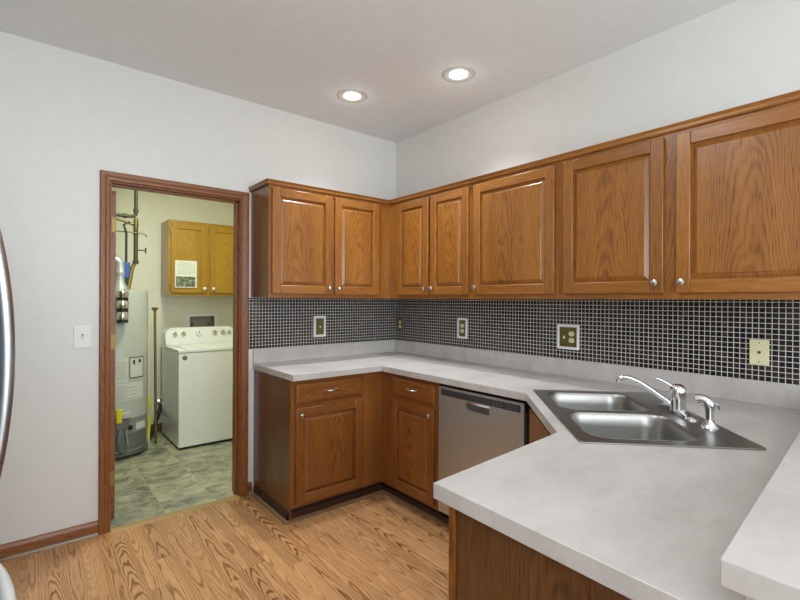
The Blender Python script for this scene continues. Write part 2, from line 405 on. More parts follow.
def baseboard(name, x0, x1, y, mat, shoe):
    o = MB().loft([[(x, y, 0), (x, y-.013, 0), (x, y-.013, .06), (x, y-.007, .078), (x, y, .082)] for x in (x0, x1)]).build(name, mat, smooth=False)
    struct(o)
    if shoe:
        s_ = MB().loft([[(x, y-.013, 0), (x, y-.030, 0), (x, y-.029, .008), (x, y-.022, .017), (x, y-.013, .019)] for x in (x0, x1)]).build('shoe_molding', shoe, smooth=False)
        s_.parent = o; s_.location = s_.location - o.location
    return o
SHOE = oak('tan_shoe_wood', 'X', 'Z', srgb(96, 74, 52), srgb(136, 108, 78), srgb(150, 122, 90))
baseboard('baseboard_back', XL, DX0-.0605, 0, TRH, SHOE)
baseboard('baseboard_corner', DX1+.0605, -1.293, 0, TRH, SHOE)
baseboard('baseboard_laundry', LXL, -1.0, YB, plain('brown_baseboard', srgb(98, 68, 42), .5), None)

# ------------------------------------------------------------------ mosaic tile and countertop
ZC, ZB, ZT = .914, 1.016, 1.376
t = MB().box(-1.338, -.006, ZB, 0, 0, ZT).build('tile_backsplash', TILE, loc=(-1.338, 0, ZB), smooth=False)
tag(t, 'short run of dark mosaic wall tile left of the corner, beside the doorway', 'tile')
t2 = MB().box(0, -.006, ZB, 2.95, 0, ZT).build('tile_backsplash', TILE, loc=(0, 0, ZB), smooth=False)
t2.rotation_euler = (0, 0, -math.pi/2); t2.location = (0, -.006, ZB)
tag(t2, 'long run of dark mosaic wall tile along the right wall behind the sink', 'tile')

EA = R(44.2); E1 = Vector((math.cos(EA), math.sin(EA))); E2 = Vector((math.sin(EA), -math.cos(EA)))
SINKC = Vector((-.662, -2.293))
def S2(a, b): p = SINKC + E1*a + E2*b; return (p.x, p.y)
ct = MB()
outer = [(-1.29, -.0005), (-1.29, -.636), (-.634, -.636), (-.634, -1.818), (-1.109, -2.281), (-1.743, -2.331), (-1.757, -2.962), (-.0005, -2.83), (-.0005, -.0005)]
hole = [S2(a, b) for a, b in rr(0, 0, .80, .50, .04, 3)]
ct.poly(outer, ZC-.039, ZC, [hole])
top = ct.build('countertop', LAM, bevel=.0015, loc=(0,0,0))
tag(top, 'pale mottled laminate countertop wrapping around the corner and out into the peninsula', 'countertop')
MB().box(-1.29, -.02, ZC, 0, -.0005, ZB).build('backsplash', LAM, top, bevel=.002)
MB().box(-.02, -2.86, ZC, -.0005, -.02, ZB).build('backsplash', LAM, top, bevel=.002)

# ------------------------------------------------------------------ cabinets
def door(parent, x0, x1, z0, z1, yf, V, Hm, knob, flat=False, knobmat=NICKEL, th=.02, st=.056):
    """raised-panel door whose back lies on y=yf, front at yf-th"""
    b = MB()
    b.box(x0, yf-th, z0, x0+st, yf-.001, z1, 0).box(x1-st, yf-th, z0, x1, yf-.001, z1, 0)
    b.box(x0+st, yf-th, z0, x1-st, yf-.001, z0+st, 1).box(x0+st, yf-th, z1-st, x1-st, yf-.001, z1, 1)
    dr = b.build('door', [V, Hm], parent, bevel=.0035, seg=2)
    px0, px1, pz0, pz1 = x0+st-.002, x1-st+.002, z0+st-.002, z1-st+.002
    p = MB()
    if flat:
        p.box(px0, yf-th+.011, pz0, px1, yf-.002, pz1)
    else:
        def ring(i, y): return [(px0+i, y, pz0+i), (px1-i, y, pz0+i), (px1-i, y, pz1-i), (px0+i, y, pz1-i)]
        p.loft([ring(0, yf-.003), ring(0, yf-th+.014), ring(.007, yf-th+.014), ring(.026, yf-th+.004), ring(.028, yf-th+.001)])
    rel = dr.location
    o = p.build('panel', V, dr, smooth=False); o.location = o.location - rel
    kx, kz = knob
    k = MB().lathe([(.0055,0),(.0045,.008),(.006,.012),(.0145,.017),(.0165,.022),(.0145,.027),(.006,.030),(0,.0305)], (kx, yf-th, kz), (0,-1,0), 20)
    k = k.build('knob', knobmat, dr); k.location = k.location - rel
    return dr
def drawer(parent, x0, x1, z0, z1, yf, V, Hm, th=.02):
    def ring(i, y): return [(x0+i, y, z0+i), (x1-i, y, z0+i), (x1-i, y, z1-i), (x0+i, y, z1-i)]
    o = MB().loft([ring(0, yf-.001), ring(0, yf-th+.009), ring(.004, yf-th+.005), ring(.016, yf-th)]).build('drawer', Hm, parent, smooth=False)
    cx, cz = (x0+x1)/2, (z0+z1)/2 + .003; y = yf-th
    pts = [(cx-.042, y, cz), (cx-.040, y-.012, cz), (cx-.030, y-.021, cz), (cx-.012, y-.026, cz), (cx+.012, y-.026, cz), (cx+.030, y-.021, cz), (cx+.040, y-.012, cz), (cx+.042, y, cz)]
    h = MB().tube(pts, [.006, .0045, .0045, .0065, .0065, .0045, .0045, .006], 12)
    h.lathe([(.009,0),(.008,.003),(0,.003)], (cx-.042, y, cz), (0,-1,0), 14).lathe([(.009,0),(.008,.003),(0,.003)], (cx+.042, y, cz), (0,-1,0), 14)
    h = h.build('handle', NICKEL, o); h.location = h.location - o.location
    return o
def crown(parent, x0, x1, yf, z0, z1, mat, left=False, right_miter=0, left_miter=0):
    pr = [(0, 0), (-.012, 0), (-.016, .006), (-.016, .016), (-.022, z1-z0), (.06, z1-z0), (.06, 0)]
    L0 = [(x0 + (o if left else 0) - (o*left_miter), yf+o, z0+h) for o, h in pr]
    L1 = [(x1 + (-o*right_miter), yf+o, z0+h) for o, h in pr]
    MB().loft([L0, L1]).build('crown_molding', mat, parent, smooth=False)
    if left:
        A = [(x0+o, yf+o, z0+h) for o, h in pr]; B = [(x0+o, -.001, z0+h) for o, h in pr]
        MB().loft([A, B]).build('crown_molding', OAKS, parent, smooth=False)

DEP = .305; ZU0, ZU1, ZTOP = 1.376, 2.118, 2.148
def upper(name, label, loc, rz, W, doors, V=OAKV, Hm=OAKH, S=OAKS, dep=DEP, x0=0, flat=False, crn=None, knobmat=NICKEL, z0=ZU0, z1=ZU1, dz=(.028, .018), group=None, fx=None):
    t = empty(name, label, 'cabinet', loc, rz, group)
    b = MB().box(x0, -dep+.019, z0+.006, x0+.016, -.001, z1, 0)
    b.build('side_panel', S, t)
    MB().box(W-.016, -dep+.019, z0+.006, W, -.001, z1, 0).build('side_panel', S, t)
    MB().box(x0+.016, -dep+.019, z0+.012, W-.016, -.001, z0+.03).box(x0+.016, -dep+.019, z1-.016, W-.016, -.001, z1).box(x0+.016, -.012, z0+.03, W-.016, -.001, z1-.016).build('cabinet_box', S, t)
    f = MB(); fw = .038
    edges = [x0] + [(doors[i][1]+doors[i+1][0])/2 for i in range(len(doors)-1)] + [W]
    y0, y1 = -dep, -dep+.019
    f.box(x0, y0, z0, doors[0][0]+.012, y1, z1, 0); f.box(doors[-1][1]-.012, y0, z0, W, y1, z1, 0)
    for i in range(len(doors)-1): f.box(doors[i][1]-.012, y0, z0, doors[i+1][0]+.012, y1, z1, 0)
    for dd in doors:
        f.box(dd[0]+.012, y0, z0, dd[1]-.012, y1, z0+fw, 1).box(dd[0]+.012, y0, z1-fw, dd[1]-.012, y1, z1, 1)
    f.build('face_frame', [V, Hm], t)
    for a, c, side in doors:
        kx = c-.028 if side == 'r' else a+.028
        door(t, a, c, z0+dz[0], z1-dz[1], -dep, V, Hm, (kx, z0+dz[0]+.046), flat, knobmat)
    if crn is not None: crown(t, x0, W, -dep, z1, ZTOP, Hm, **crn)
    return t
upper('wall_cabinet', 'two-door oak wall cabinet on the doorway wall left of the room corner', (-1.305, 0, 0), 0, 1.305-.3055,
      [(.018, .468, 'r'), (.492, .884, 'l')], crn=dict(left=True, right_miter=1))
HP = -math.pi/2
upper('wall_cabinet', 'narrow two-door oak wall cabinet on the right wall, right beside the room corner', (0, 0, 0), HP, 1.166,
      [(.415, .766, 'r'), (.790, 1.148, 'l')], x0=.3065, crn=dict(left_miter=-1))
upper('wall_cabinet', 'single-door oak wall cabinet on the right wall, above the two-outlet switch plate and dishwasher', (0, -1.1675, 0), HP, .625,
      [(.022, .600, 'l')], crn={})
upper('wall_cabinet', 'wide two-door oak wall cabinet nearest the viewer, above the sink on the right wall', (0, -1.7935, 0), HP, 1.13,
      [(.028, .522, 'r'), (.574, 1.106, 'l')], crn={})

# base cabinets
FY = -.59
def base(label, loc, rz, x0, W, dx0, dx1, knob_side, left_side):
    t = empty('base_cabinet', label, 'cabinet', loc, rz)
    zt = ZC-.0395
    S = LOWS
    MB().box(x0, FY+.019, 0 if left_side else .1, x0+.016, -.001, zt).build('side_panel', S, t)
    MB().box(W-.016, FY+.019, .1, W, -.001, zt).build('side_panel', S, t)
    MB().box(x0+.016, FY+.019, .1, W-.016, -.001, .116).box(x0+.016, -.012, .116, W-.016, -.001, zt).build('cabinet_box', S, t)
    f = MB(); y0, y1 = FY, FY+.019
    f.box(x0, y0, .09, dx0+.012, y1, zt, 0).box(dx1-.012, y0, .09, W, y1, zt, 0)
    for a, c in ((.09, .13), (.69, .735), (.835, zt)): f.box(dx0+.012, y0, a, dx1-.012, y1, c, 1)
    f.build('face_frame', [LOWV, LOWH], t)
    drawer(t, dx0, dx1, .725, .848, FY, LOWV, LOWH)
    kx = dx0+.028 if knob_side == 'l' else dx1-.028
    door(t, dx0, dx1, .112, .700, FY, LOWV, LOWH, (kx, .700-.042))
    return t
A = base('oak base cabinet with a drawer, standing left of the corner beside the doorway', (-1.28, 0, 0), 0, 0, .6895, .028, .515, 'l', True)
MB().box(.016, -.555, 0, .71, -.540, .1).build('toe_kick', TOE, A)
MB().box(-.012, -.566, 0, 0, -.032, .058).box(-.012, -.566, 0, .72, -.555, .058).build('base_strip', TOE, A, bevel=.003)
MB().loft([[(-.012, -.032, 0), (-.028, -.032, 0), (-.026, -.032, .012), (-.012, -.032, .018)], [(-.012, -.566, 0), (-.028, -.582, 0), (-.026, -.580, .012), (-.012, -.566, .018)],
           [(.72, -.566, 0), (.736, -.582, 0), (.736, -.580, .012), (.72, -.566, .018)]]).build('shoe_molding', SHOE, A, smooth=False)
B = base('oak base cabinet with a drawer, standing between the corner and the dishwasher', (0, 0, 0), HP, .5905, 1.155, .722, 1.136, 'r', False)
MB().box(.545, -.545, 0, 1.145, -.530, .1).build('toe_kick', TOE, B)
MB().box(.57, -.556, 0, 1.81, -.545, .05).build('base_strip', TOE, B, bevel=.003)
MB().loft([[(.59, -.556, 0), (.59, -.572, 0), (.59, -.570, .012), (.59, -.556, .018)], [(1.81, -.556, 0), (1.81, -.572, 0), (1.81, -.570, .012), (1.81, -.556, .018)]]).build('shoe_molding', SHOE, B, smooth=False)

# diagonal sink cabinet (front set back from the counter's slanted edge)
t = empty('sink_base_cabinet', 'slanted oak sink cabinet between the dishwasher and the peninsula, mostly hidden', 'cabinet')
zt = ZC-.0395
P0 = Vector((-.598, -1.823)); P1 = Vector((-1.085, -2.298))
def quadprism(mb, pts, z0, z1): return mb.loft([[(x, y, z0) for x, y in pts], [(x, y, z1) for x, y in pts]])
n_ = Vector((.697, -.717)).normalized()
q0, q1 = P0+n_*.02, P1+n_*.02
quadprism(MB(), [P0, P1, q1, q0], .09, zt).build('face_frame', LOWS, t)
mid = (P0+P1)/2; e_ = (P0-P1).normalized()
a_, b_2 = P1+e_*.06, P0-e_*.06
quadprism(MB(), [a_-n_*.02, b_2-n_*.02, b_2-n_*.001, a_-n_*.001], .112, .848).build('door', LOWV, t, bevel=.004)
quadprism(MB(), [(-.598,-1.823), (-.02,-1.823), (-.02,-1.838), (-.605,-1.838)], .0, zt).build('side_panel', LOWS, t)
quadprism(MB(), [P0+n_*.06, P1+n_*.06, P1+n_*.07, P0+n_*.07], 0, .1).build('toe_kick', TOE, t)
# peninsula cabinet
t = empty('peninsula_cabinet', 'dark-stained oak cabinet carrying the peninsula counter, its end panel facing the viewer', 'cabinet')
def yfr(x): return -2.331 + (x+1.743)*.0789 - .03     # front plane follows the slightly skewed counter
X0, X1 = -1.712, -1.10
quadprism(MB(), [(X0, yfr(X0)), (X1, yfr(X1)), (X1, yfr(X1)-.019), (X0, yfr(X0)-.019)], .09, zt).build('face_frame', LOWV, t)
quadprism(MB(), [(X0-.002, yfr(X0)+.001), (X0+.014, yfr(X0)+.001), (X0+.014, yfr(X0)-.0185), (X0-.002, yfr(X0)-.0185)], .09, zt).build('corner_stile', LOWV, t)
quadprism(MB(), [(X0+.003, yfr(X0)-.022), (X0+.018, yfr(X0)-.022), (X0+.006, -2.955), (X0-.012, -2.955)], 0, zt).build('end_panel', LOWS, t)
quadprism(MB(), [(X0+.02, -2.93), (X1, -2.89), (X1, -2.905), (X0+.02, -2.945)], 0, zt).build('back_panel', LOWS, t)
x2 = X0+.05
for i in range(2):
    a, c = x2 + i*.29, x2+.27+i*.29
    quadprism(MB(), [(a, yfr(a)+.02), (c, yfr(c)+.02), (c, yfr(c)+.001), (a, yfr(a)+.001)], .112, .848).build('door', LOWV, t, bevel=.004)
quadprism(MB(), [(X0+.06, yfr(X0)-.06), (X1, yfr(X1)-.06), (X1, yfr(X1)-.075), (X0+.06, yfr(X0)-.075)], 0, .1).build('toe_kick', TOE, t)

# raised bar on its low wall
struct(quadprism(MB(), [(-1.735, -2.967), (0, -2.834), (0, -2.954), (-1.735, -3.087)], 0, .9675).build('wall_bar', WALL))
bar = MB(); bar.poly([(-1.772, -2.946), (-.0005, -2.812), (-.0005, -3.26), (-1.772, -3.36)], .968, 1.006)
tag(bar.build('bar_top', LAM, bevel=.0015, loc=(0,0,0)), 'raised pale laminate bar top at the lower right, above the peninsula counter', 'countertop')

# ------------------------------------------------------------------ dishwasher
t = empty('dishwasher', 'stainless steel dishwasher under the counter, between oak base cabinet and sink cabinet', 'dishwasher', (0, -1.160, 0), HP)
Wd = .655
MB().box(.01, -.575, .10, Wd-.005, -.03, .868).build('tub', DARK, t)
fr = MB(); y = -.607
# door skin with a handle pocket
hx0, hx1, hz0, hz1 = .238, .405, .748, .790
x0, x1 = .018, Wd-.028
fr.box(x0, y, .105, x1, y+.028, hz0).box(x0, y, hz0, hx0, y+.028, hz1).box(hx1, y, hz0, x1, y+.028, hz1).box(x0, y, hz1, x1, y+.028, .800)
fr.box(x0, y, .800, x1, y+.02, .853)
d_ = fr.build('door', STEEL, t)
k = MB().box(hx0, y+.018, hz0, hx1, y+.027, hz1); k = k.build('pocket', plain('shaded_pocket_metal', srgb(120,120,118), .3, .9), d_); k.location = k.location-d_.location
lip = MB().loft([[(hx0-.002+.004*i, y-.004-.003*i, hz1-.002), (hx1+.002-.004*i, y-.004-.003*i, hz1-.002), (hx1+.002, y+.002, hz1+.014), (hx0-.002, y+.002, hz1+.014)] for i in (0,)] + [[(hx0, y+.012, hz1-.006), (hx1, y+.012, hz1-.006), (hx1, y+.015, hz1+.01), (hx0, y+.015, hz1+.01)]])
lip = lip.build('grip', CHROME, d_); lip.location = lip.location-d_.location
c = MB().box(x0+.022, y-.0025, .803, x1-.022, y+.002, .840).build('control_panel', STRIP, t, bevel=.001)
for i in range(7):
    for j in range(2):
        if i == 3: continue
        bt = MB().box(.43+i*.023, y-.0035, .812+j*.013, .442+i*.023, y-.0024, .8155+j*.013).build('button', plain('grey_print', srgb(120,122,126), .5) if i+j == 0 else bpy.data.materials['grey_print'], c)
        bt.location = bt.location-c.location
MB().box(x0, -.535, .005, x1, -.52, .10).build('toe_kick', BLACK, t)

# ------------------------------------------------------------------ sink, faucet, sprayer
SR = EA
s = empty('kitchen_sink', 'double-bowl stainless steel sink set slantwise into the corner of the countertop', 'sink', (SINKC.x, SINKC.y, ZC), SR)
# local x along E1, local y = -E2 ; so deck (E2 side) is negative y
BW, BD = .365, .375
bowls = [(-.199, .045), (.199, .045)]
b = MB(); outer = rr(0, 0, .862, .556, .02, 5); inn = [rr(cx, cy, BW, BD, .075, 7) for cx, cy in bowls]
b.poly(outer, .0005, .0055, inn)
rim = b.build('rim', SINKM, s, bevel=.0015)
for cx, cy in bowls:
    loops = []
    for ins, z in ((0,.0055),(.003,.001),(.008,-.012),(.012,-.05),(.018,-.12),(.026,-.150),(.045,-.168),(.075,-.176),(.13,-.180)):
        loops.append([(x, y_, z) for x, y_ in rr(cx, cy, BW-2*ins, BD-2*ins, max(.075-ins*.3, .02), 7)])
    inner = loops
    outl = [[(cx+(x-cx)*1.006, cy+(y_-cy)*1.006, z-.0015) for x, y_, z in lp] for lp in loops]
    mb = MB(); mb.loft(inner, False, True)
    bo = mb.build('bowl', SINKM, s)
    so = bo.modifiers.new('solid', 'SOLIDIFY'); so.thickness = .0012; so.offset = -1
    dn = MB().lathe([(.043,0),(.043,.003),(.036,.003),(.03,.0005),(0,.0005)], (cx, cy, -.1795), (0,0,1)).build('drain', CHROME, bo)
    dn.location = dn.location-bo.location
ZS = ZC+.0056
# faucet
fa = empty('faucet', 'chrome single-lever kitchen faucet with a long low spout, on the sink deck', 'faucet', S2(.012, .220)+(ZS,), SR)
loop = lambda w_, h_, z: [(x, y_, z) for x, y_ in rr(0, 0, w_, h_, h_/2-.001, 8)]
MB().loft([loop(.25,.052,0), loop(.25,.052,.006), loop(.238,.042,.011), loop(.10,.03,.016)]).build('base_plate', CHROME, fa)
MB().lathe([(.030,.010),(.029,.02),(.028,.050),(.028,.056),(.0295,.058),(.0295,.082),(.028,.098),(.023,.108),(.012,.115),(0,.116)]).build('body', CHROME, fa)
# spout swings out over the bowls: local +y is toward the room
spd = Vector((.30, .95, 0)).normalized()
sp = [Vector((0,0,.028)) + spd*a*.86 + Vector((0,0,z*1.06)) for a, z in ((.015,.0),(.04,.010),(.08,.036),(.12,.060),(.16,.080),(.195,.092),(.22,.096),(.240,.092),(.249,.082),(.251,.070))]
MB().tube(sp, [.011,.0105,.010,.0095,.009,.009,.009,.0095,.010,.0105], 14).build('spout', CHROME, fa)
lvd = Vector((.10, 1, 0)).normalized()
MB().tube([Vector((0,0,.104))+lvd*.015, Vector((0,0,.115))+lvd*.035, Vector((0,0,.128))+lvd*.058, Vector((0,0,.134))+lvd*.074, Vector((0,0,.136))+lvd*.084], [.003,.0022,.0022,.006,.003], 10).build('lever', CHROME, fa)
sr_ = empty('side_sprayer', 'short chrome pull-out sprayer with curved head, beside the faucet', 'sprayer', S2(-.213, .222)+(ZS,), SR)
MB().lathe([(.027,0),(.027,.004),(.022,.010),(.016,.022),(.0145,.03),(.0125,.03),(0,.03)]).build('holder', CHROME, sr_)
hd = Vector((.55, .83, 0)).normalized()
pts = [Vector((0,0,.028)), Vector((0,0,.05)), Vector((0,0,.072)), Vector((0,0,.084))+hd*.002, Vector((0,0,.095))+hd*.009, Vector((0,0,.101))+hd*.019, Vector((0,0,.102))+hd*.030, Vector((0,0,.099))+hd*.040]
MB().tube(pts, [.0115,.013,.0155,.017,.0165,.0155,.0155,.0165], 16).build('spray_head', CHROME, sr_)
MB().tube([Vector((0,0,.09))-hd*.012, Vector((0,0,.085))-hd*.024, Vector((0,0,.07))-hd*.028], [.004,.0045,.003], 8).build('trigger', CHROME, sr_)

# ------------------------------------------------------------------ wall plates
def plate(name, label, cat, loc, rz, kinds, frame, platemat, border=.009, wp=.07, hp=.115, wallgap=.0):
    t = empty(name, label, cat, loc, rz)
    n = len(kinds); W_ = wp + (n-1)*.046
    y = 0
    if frame:
        b = MB(); o = border
        fw, fh = W_/2+o, hp/2+o
        b.box(-fw, -.008, -fh, -W_/2+.002, 0, fh).box(W_/2-.002, -.008, -fh, fw, 0, fh).box(-W_/2, -.008, -fh, W_/2, 0, -hp/2+.002).box(-W_/2, -.008, hp/2-.002, W_/2, 0, fh)
        b.build('border', WHITEP, t, bevel=.0015)
    MB().box(-W_/2, -.006, -hp/2, W_/2, 0, hp/2).build('cover_plate', platemat, t, bevel=.0015)
    for i, kd in enumerate(kinds):
        cx = (i-(n-1)/2)*.046
        if kd == 'outlet':
            for s_ in (1, -1):
                r_ = MB().loft([[(cx+x, yy, s_*.0195+z) for x, z in rr(0, 0, .034, .028, .012, 5)] for yy in (-.004, -.0085)]).build('receptacle', CREAM if platemat is not WHITEP else WHITEP, t)
                sl = MB().box(cx-.0075, -.0092, s_*.0195-.002, cx-.0055, -.0084, s_*.0195+.008).box(cx+.0055, -.0092, s_*.0195-.002, cx+.0075, -.0084, s_*.0195+.008).lathe([(.0025,0),(0,.0008)], (cx, -.0084, s_*.0195-.008), (0,-1,0), 10)
                sl = sl.build('slots', INKD, r_); sl.location = sl.location - r_.location
        elif kd == 'switch':
            MB().box(cx-.0055, -.0065, -.0125, cx+.0055, -.0055, .0125).build('slot', INKD, t)
            tg = CREAM if platemat is not WHITEP else WHITEP
            MB().loft([[(cx-.0045, -.006, -.008), (cx+.0045, -.006, -.008), (cx+.0045, -.006, .008), (cx-.0045, -.006, .008)], [(cx-.0035, -.018, -.012), (cx+.0035, -.018, -.012), (cx+.0035, -.018, -.003), (cx-.0035, -.018, -.003)]]).build('toggle', tg, t, bevel=.001)
            for zz in (.03, -.03): MB().lathe([(.003,0),(.002,.001),(0,.001)], (cx, -.006, zz), (0,-1,0), 10).build('screw', platemat, t)
        elif kd == 'jack':
            MB().lathe([(.007,0),(.0065,.002),(.003,.002),(0,.001)], (cx, -.006, 0), (0,-1,0), 14).build('jack', BRASS, t)
            for zz in (.042, -.042): MB().lathe([(.003,0),(.002,.001),(0,.001)], (cx, -.006, zz), (0,-1,0), 10).build('screw', INK, t)
    return t
plate('light_switch', 'white toggle light switch on the white wall left of the doorway', 'switch', (-2.279, 0, 1.150), 0, ['switch'], False, WHITEP, wp=.082, hp=.128)
plate('light_switch', 'white-bordered toggle switch plate on the tile left of the room corner', 'switch', (-.760, -.006, 1.158), 0, ['switch'], True, BRASS, wp=.074, hp=.13, border=.016)
plate('wall_outlet', 'small outlet on the right wall tile closest to the room corner', 'outlet', (-.006, -.080, 1.155), HP, ['outlet'], False, BRASS)
plate('wall_outlet', 'white-bordered dark outlet on the right wall tile, under the second cabinet door from the corner', 'outlet', (-.006, -.812, 1.158), HP, ['outlet'], True, BRASS, hp=.125, border=.014)
plate('wall_outlet', 'white-bordered double plate with switch and outlet on the tile, behind the sink left end', 'outlet', (-.006, -1.671, 1.150), HP, ['switch', 'outlet'], True, BRASS, hp=.122, border=.013)
plate('jack_plate', 'cream cable jack plate on the tile at the far right, behind the sprayer', 'wall plate', (-.0065, -2.595, 1.143), HP, ['jack'], False, CREAM, hp=.112)

# ------------------------------------------------------------------ recessed lights
for (x, y), lab in zip(LIGHTS, ['round recessed ceiling light, the left one nearer the doorway wall', 'round recessed ceiling light, the right one nearer the long cabinet row']):
    t = empty('recessed_light', lab, 'ceiling light', (x, y, H), 0, 'recessed ceiling lights')
    MB().lathe([(.084,.004),(.060,.004),(.058,-.001),(.064,-.0035),(.092,-.005),(.102,-.003),(.103,.000),(.084,.004)], seg=40, caps=False).build('trim_ring', TRIMR, t)
    mb = MB(); mb.loft([[(r_*math.cos(2*math.pi*q/36), r_*math.sin(2*math.pi*q/36), z) for q in range(36)] for r_, z in ((.0835,.001),(.0835,.02),(.078,.05),(.070,.085))], False, True)
    mb.build('baffle', BAFFLE, t)
    MB().lathe([(0,-.0),(.030,.001),(.050,.004),(.055,.010),(.050,.030),(.030,.050),(0,.052)], (0,0,.001)).build('bulb', BULB, t)
    l = bpy.data.lights.new('downlight', 'SPOT'); l.energy = LAMP_W; l.spot_size = R(108); l.spot_blend = 1; l.shadow_soft_size = .05; l.color = (.90, .97, 1.02)
    lo = bpy.data.objects.new('downlight', l); COL.objects.link(lo); lo.location = (x, y, H-.008)
    l = bpy.data.lights.new('bulb_glow', 'POINT'); l.energy = .25; l.shadow_soft_size = .04; l.color = (1, .98, .96)
    lo = bpy.data.objects.new('bulb_glow', l); COL.objects.link(lo); lo.location = (x, y, H-.05)

# ------------------------------------------------------------------ refrigerator at the left edge
t = empty('refrigerator', 'stainless refrigerator at the left edge, only its curved door handles in view', 'refrigerator', (-2.632, -1.70, 0), 0)
MB().box(-.75, -.455, .02, -.06, .455, 1.76).build('cabinet_body', plain('grey_fridge_side', srgb(120,122,124), .5), t)
for y0, y1, s_ in ((-.453, -.003, -1), (.003, .453, 1)):
    dd = MB().box(-.055, y0, .74, 0, y1, 1.75).build('door', FRIDGES, t, bevel=.008)
    ya = s_*.04
    pts = [(0, ya, .82)] + [(.012+.058*(1-((i-10)/10)**2)**.8 if abs(i-10) < 10 else .012, ya, .83+.80*i/20) for i in range(21)] + [(0, ya, 1.64)]
    hh = MB().tube(pts, .0135, 14).build('handle', FRIDGES, dd); hh.location = hh.location-dd.location
dd = MB().box(-.055, -.453, .06, 0, .453, .73).build('freezer_drawer', FRIDGES, t, bevel=.008)
pts = [(0, -.33, .605)] + [(.012+.060*(1-((i-12)/12)**2)**.9 if abs(i-12) < 12 else .012, -.33+.66*i/24, .605) for i in range(25)] + [(0, .33, .605)]
hh = MB().tube(pts, .0165, 14).build('handle', WHITEE, dd); hh.location = hh.location-dd.location

# ------------------------------------------------------------------ laundry: lamp, cabinet, washer, heater, pipes
l = bpy.data.lights.new('laundry_lamp', 'AREA'); l.shape = 'DISK'; l.size = .35; l.energy = LAUNDRY_W; l.color = (.93, 1, .80)
lo = bpy.data.objects.new('laundry_lamp', l); COL.objects.link(lo); lo.location = (-1.5, .62, H-.09)
t = empty('ceiling_lamp', 'flat round ceiling lamp of the laundry room beyond the doorway', 'ceiling light', (-1.5, .62, H))
MB().lathe([(.17,0),(.18,-.01),(.18,-.03),(.0,-.03)]).build('canopy', WHITEP, t)
MB().lathe([(.165,-.031),(.15,-.055),(.08,-.07),(0,-.074)]).build('diffuser', plain('lit_lamp_diffuser', (1,1,.8,1), .5, emit=(1,.97,.66,1), estr=3), t)

LC = upper('laundry_cabinet', 'golden oak two-door wall cabinet in the laundry room, above the washing machine', (-1.449, YB, 0), 0, .77,
      [(.022, .360, 'r'), (.392, .735, 'l')], V=YV, Hm=YH, S=oak('golden_oak_side', 'Z', 'Y', srgb(136,100,50), srgb(168,132,80), srgb(186,150,96)),
      dep=.31, flat=True, knobmat=WHITEP, z0=1.398, z1=2.146, dz=(.028, .028))
LC['category'] = 'cabinet'
for z in (1.50, 2.05):
    MB().box(.010, -.334, z-.025, .022, -.3105, z+.025).build('hinge', BRASSL, LC, bevel=.001)
n = tag(MB().box(-1.395, 1.7285, 1.478, -1.190, 1.7293, 1.748).build('paper_notice', PAPER), 'white printed notice with a picture, taped to the left laundry cabinet door', 'paper')
for i in range(7):
    q = MB().box(-1.375, 1.7279, 1.722-i*.018, -1.375+(.165 if i % 3 else .12), 1.7285, 1.7245-i*.018).build('text_line', INK, n); q.location = q.location-n.location
def greenpic():
    k = NT('green_printed_picture'); v = k.noise(k.obj(), 38, 5, .7)
    k.l(k.ramp(v, [(.35, srgb(52, 66, 44)), (.5, srgb(96, 106, 78)), (.62, srgb(178, 180, 160))]), k.b.inputs['Base Color']); return k.m
q = MB().box(-1.385, 1.7279, 1.486, -1.205, 1.7285, 1.588).build('picture', greenpic(), n); q.location = q.location-n.location

# washer
W = empty('washing_machine', 'white top-load washing machine in the laundry room, beyond the doorway', 'washing machine', (-1.463, 1.281, 0))
ww, wd = .685, .66
MB().box(0, 0, .022, ww, wd, .876).build('cabinet_shell', WHITEE, W, bevel=.006)
MB().box(.02, .02, .004, ww-.02, wd-.02, .022).build('base', BLACK, W)
MB().box(-.004, -.006, .878, ww+.004, wd+.002, .905).build('top_panel', WHITEE, W, bevel=.006, seg=3)
MB().box(.06, .02, .9055, ww-.06, .47, .912).build('lid', WHITEE, W, bevel=.004)
pr = []
prof = [(0, .906), (0, .985)]
def cons(y0):
    pts = [(0,.906)]
    for i in range(9): a = R(180-90*i/8); pts.append((.085+.085*math.cos(a), 1.005+.07*math.sin(a)))
    for i in range(9): a = R(90-90*i/8); pts.append((ww-.085+.085*math.cos(a), 1.005+.07*math.sin(a)))
    pts.append((ww, .906)); return [(x, y0 + .045*((z-.906)/.17), z) for x, z in pts]
back = [(x, wd-.01, z) for x, y_, z in cons(0)]
MB().loft([cons(.50), cons(.51), back]).build('console', WHITEE, W, bevel=.005)
ckn = [(.085, .022), (.165, .022), (.315, .030), (.475, .022), (.56, .022), (.625, .018)]
for x, r_ in ckn:
    yy = .50 + .045*((1.010-.906)/.17)
    kb = MB().lathe([(r_+.006,0),(r_+.005,.003),(r_,.004),(r_*.9,.022),(r_*.8,.025),(0,.025)], (x, yy+.001, 1.012), (0,-1,.26), 24).build('dial', NICKEL if r_ < .025 else WHITEP, W)
    tb = MB().box(x-.003, yy-.028, 1.012, x+.003, yy-.022, 1.012+r_*.8).build('pointer', INK, kb); tb.location = tb.location-kb.location
MB().lathe([(.008,0),(.007,.006),(0,.006)], (.40, .525, .965), (0,-1,.26), 14).build('start_button', INKD, W)
MB().lathe([(.022,0),(.022,.002),(.018,.004),(.0,.004)], (.05, .001, .832), (0,-1,0), 24).build('badge', HEATD, W)

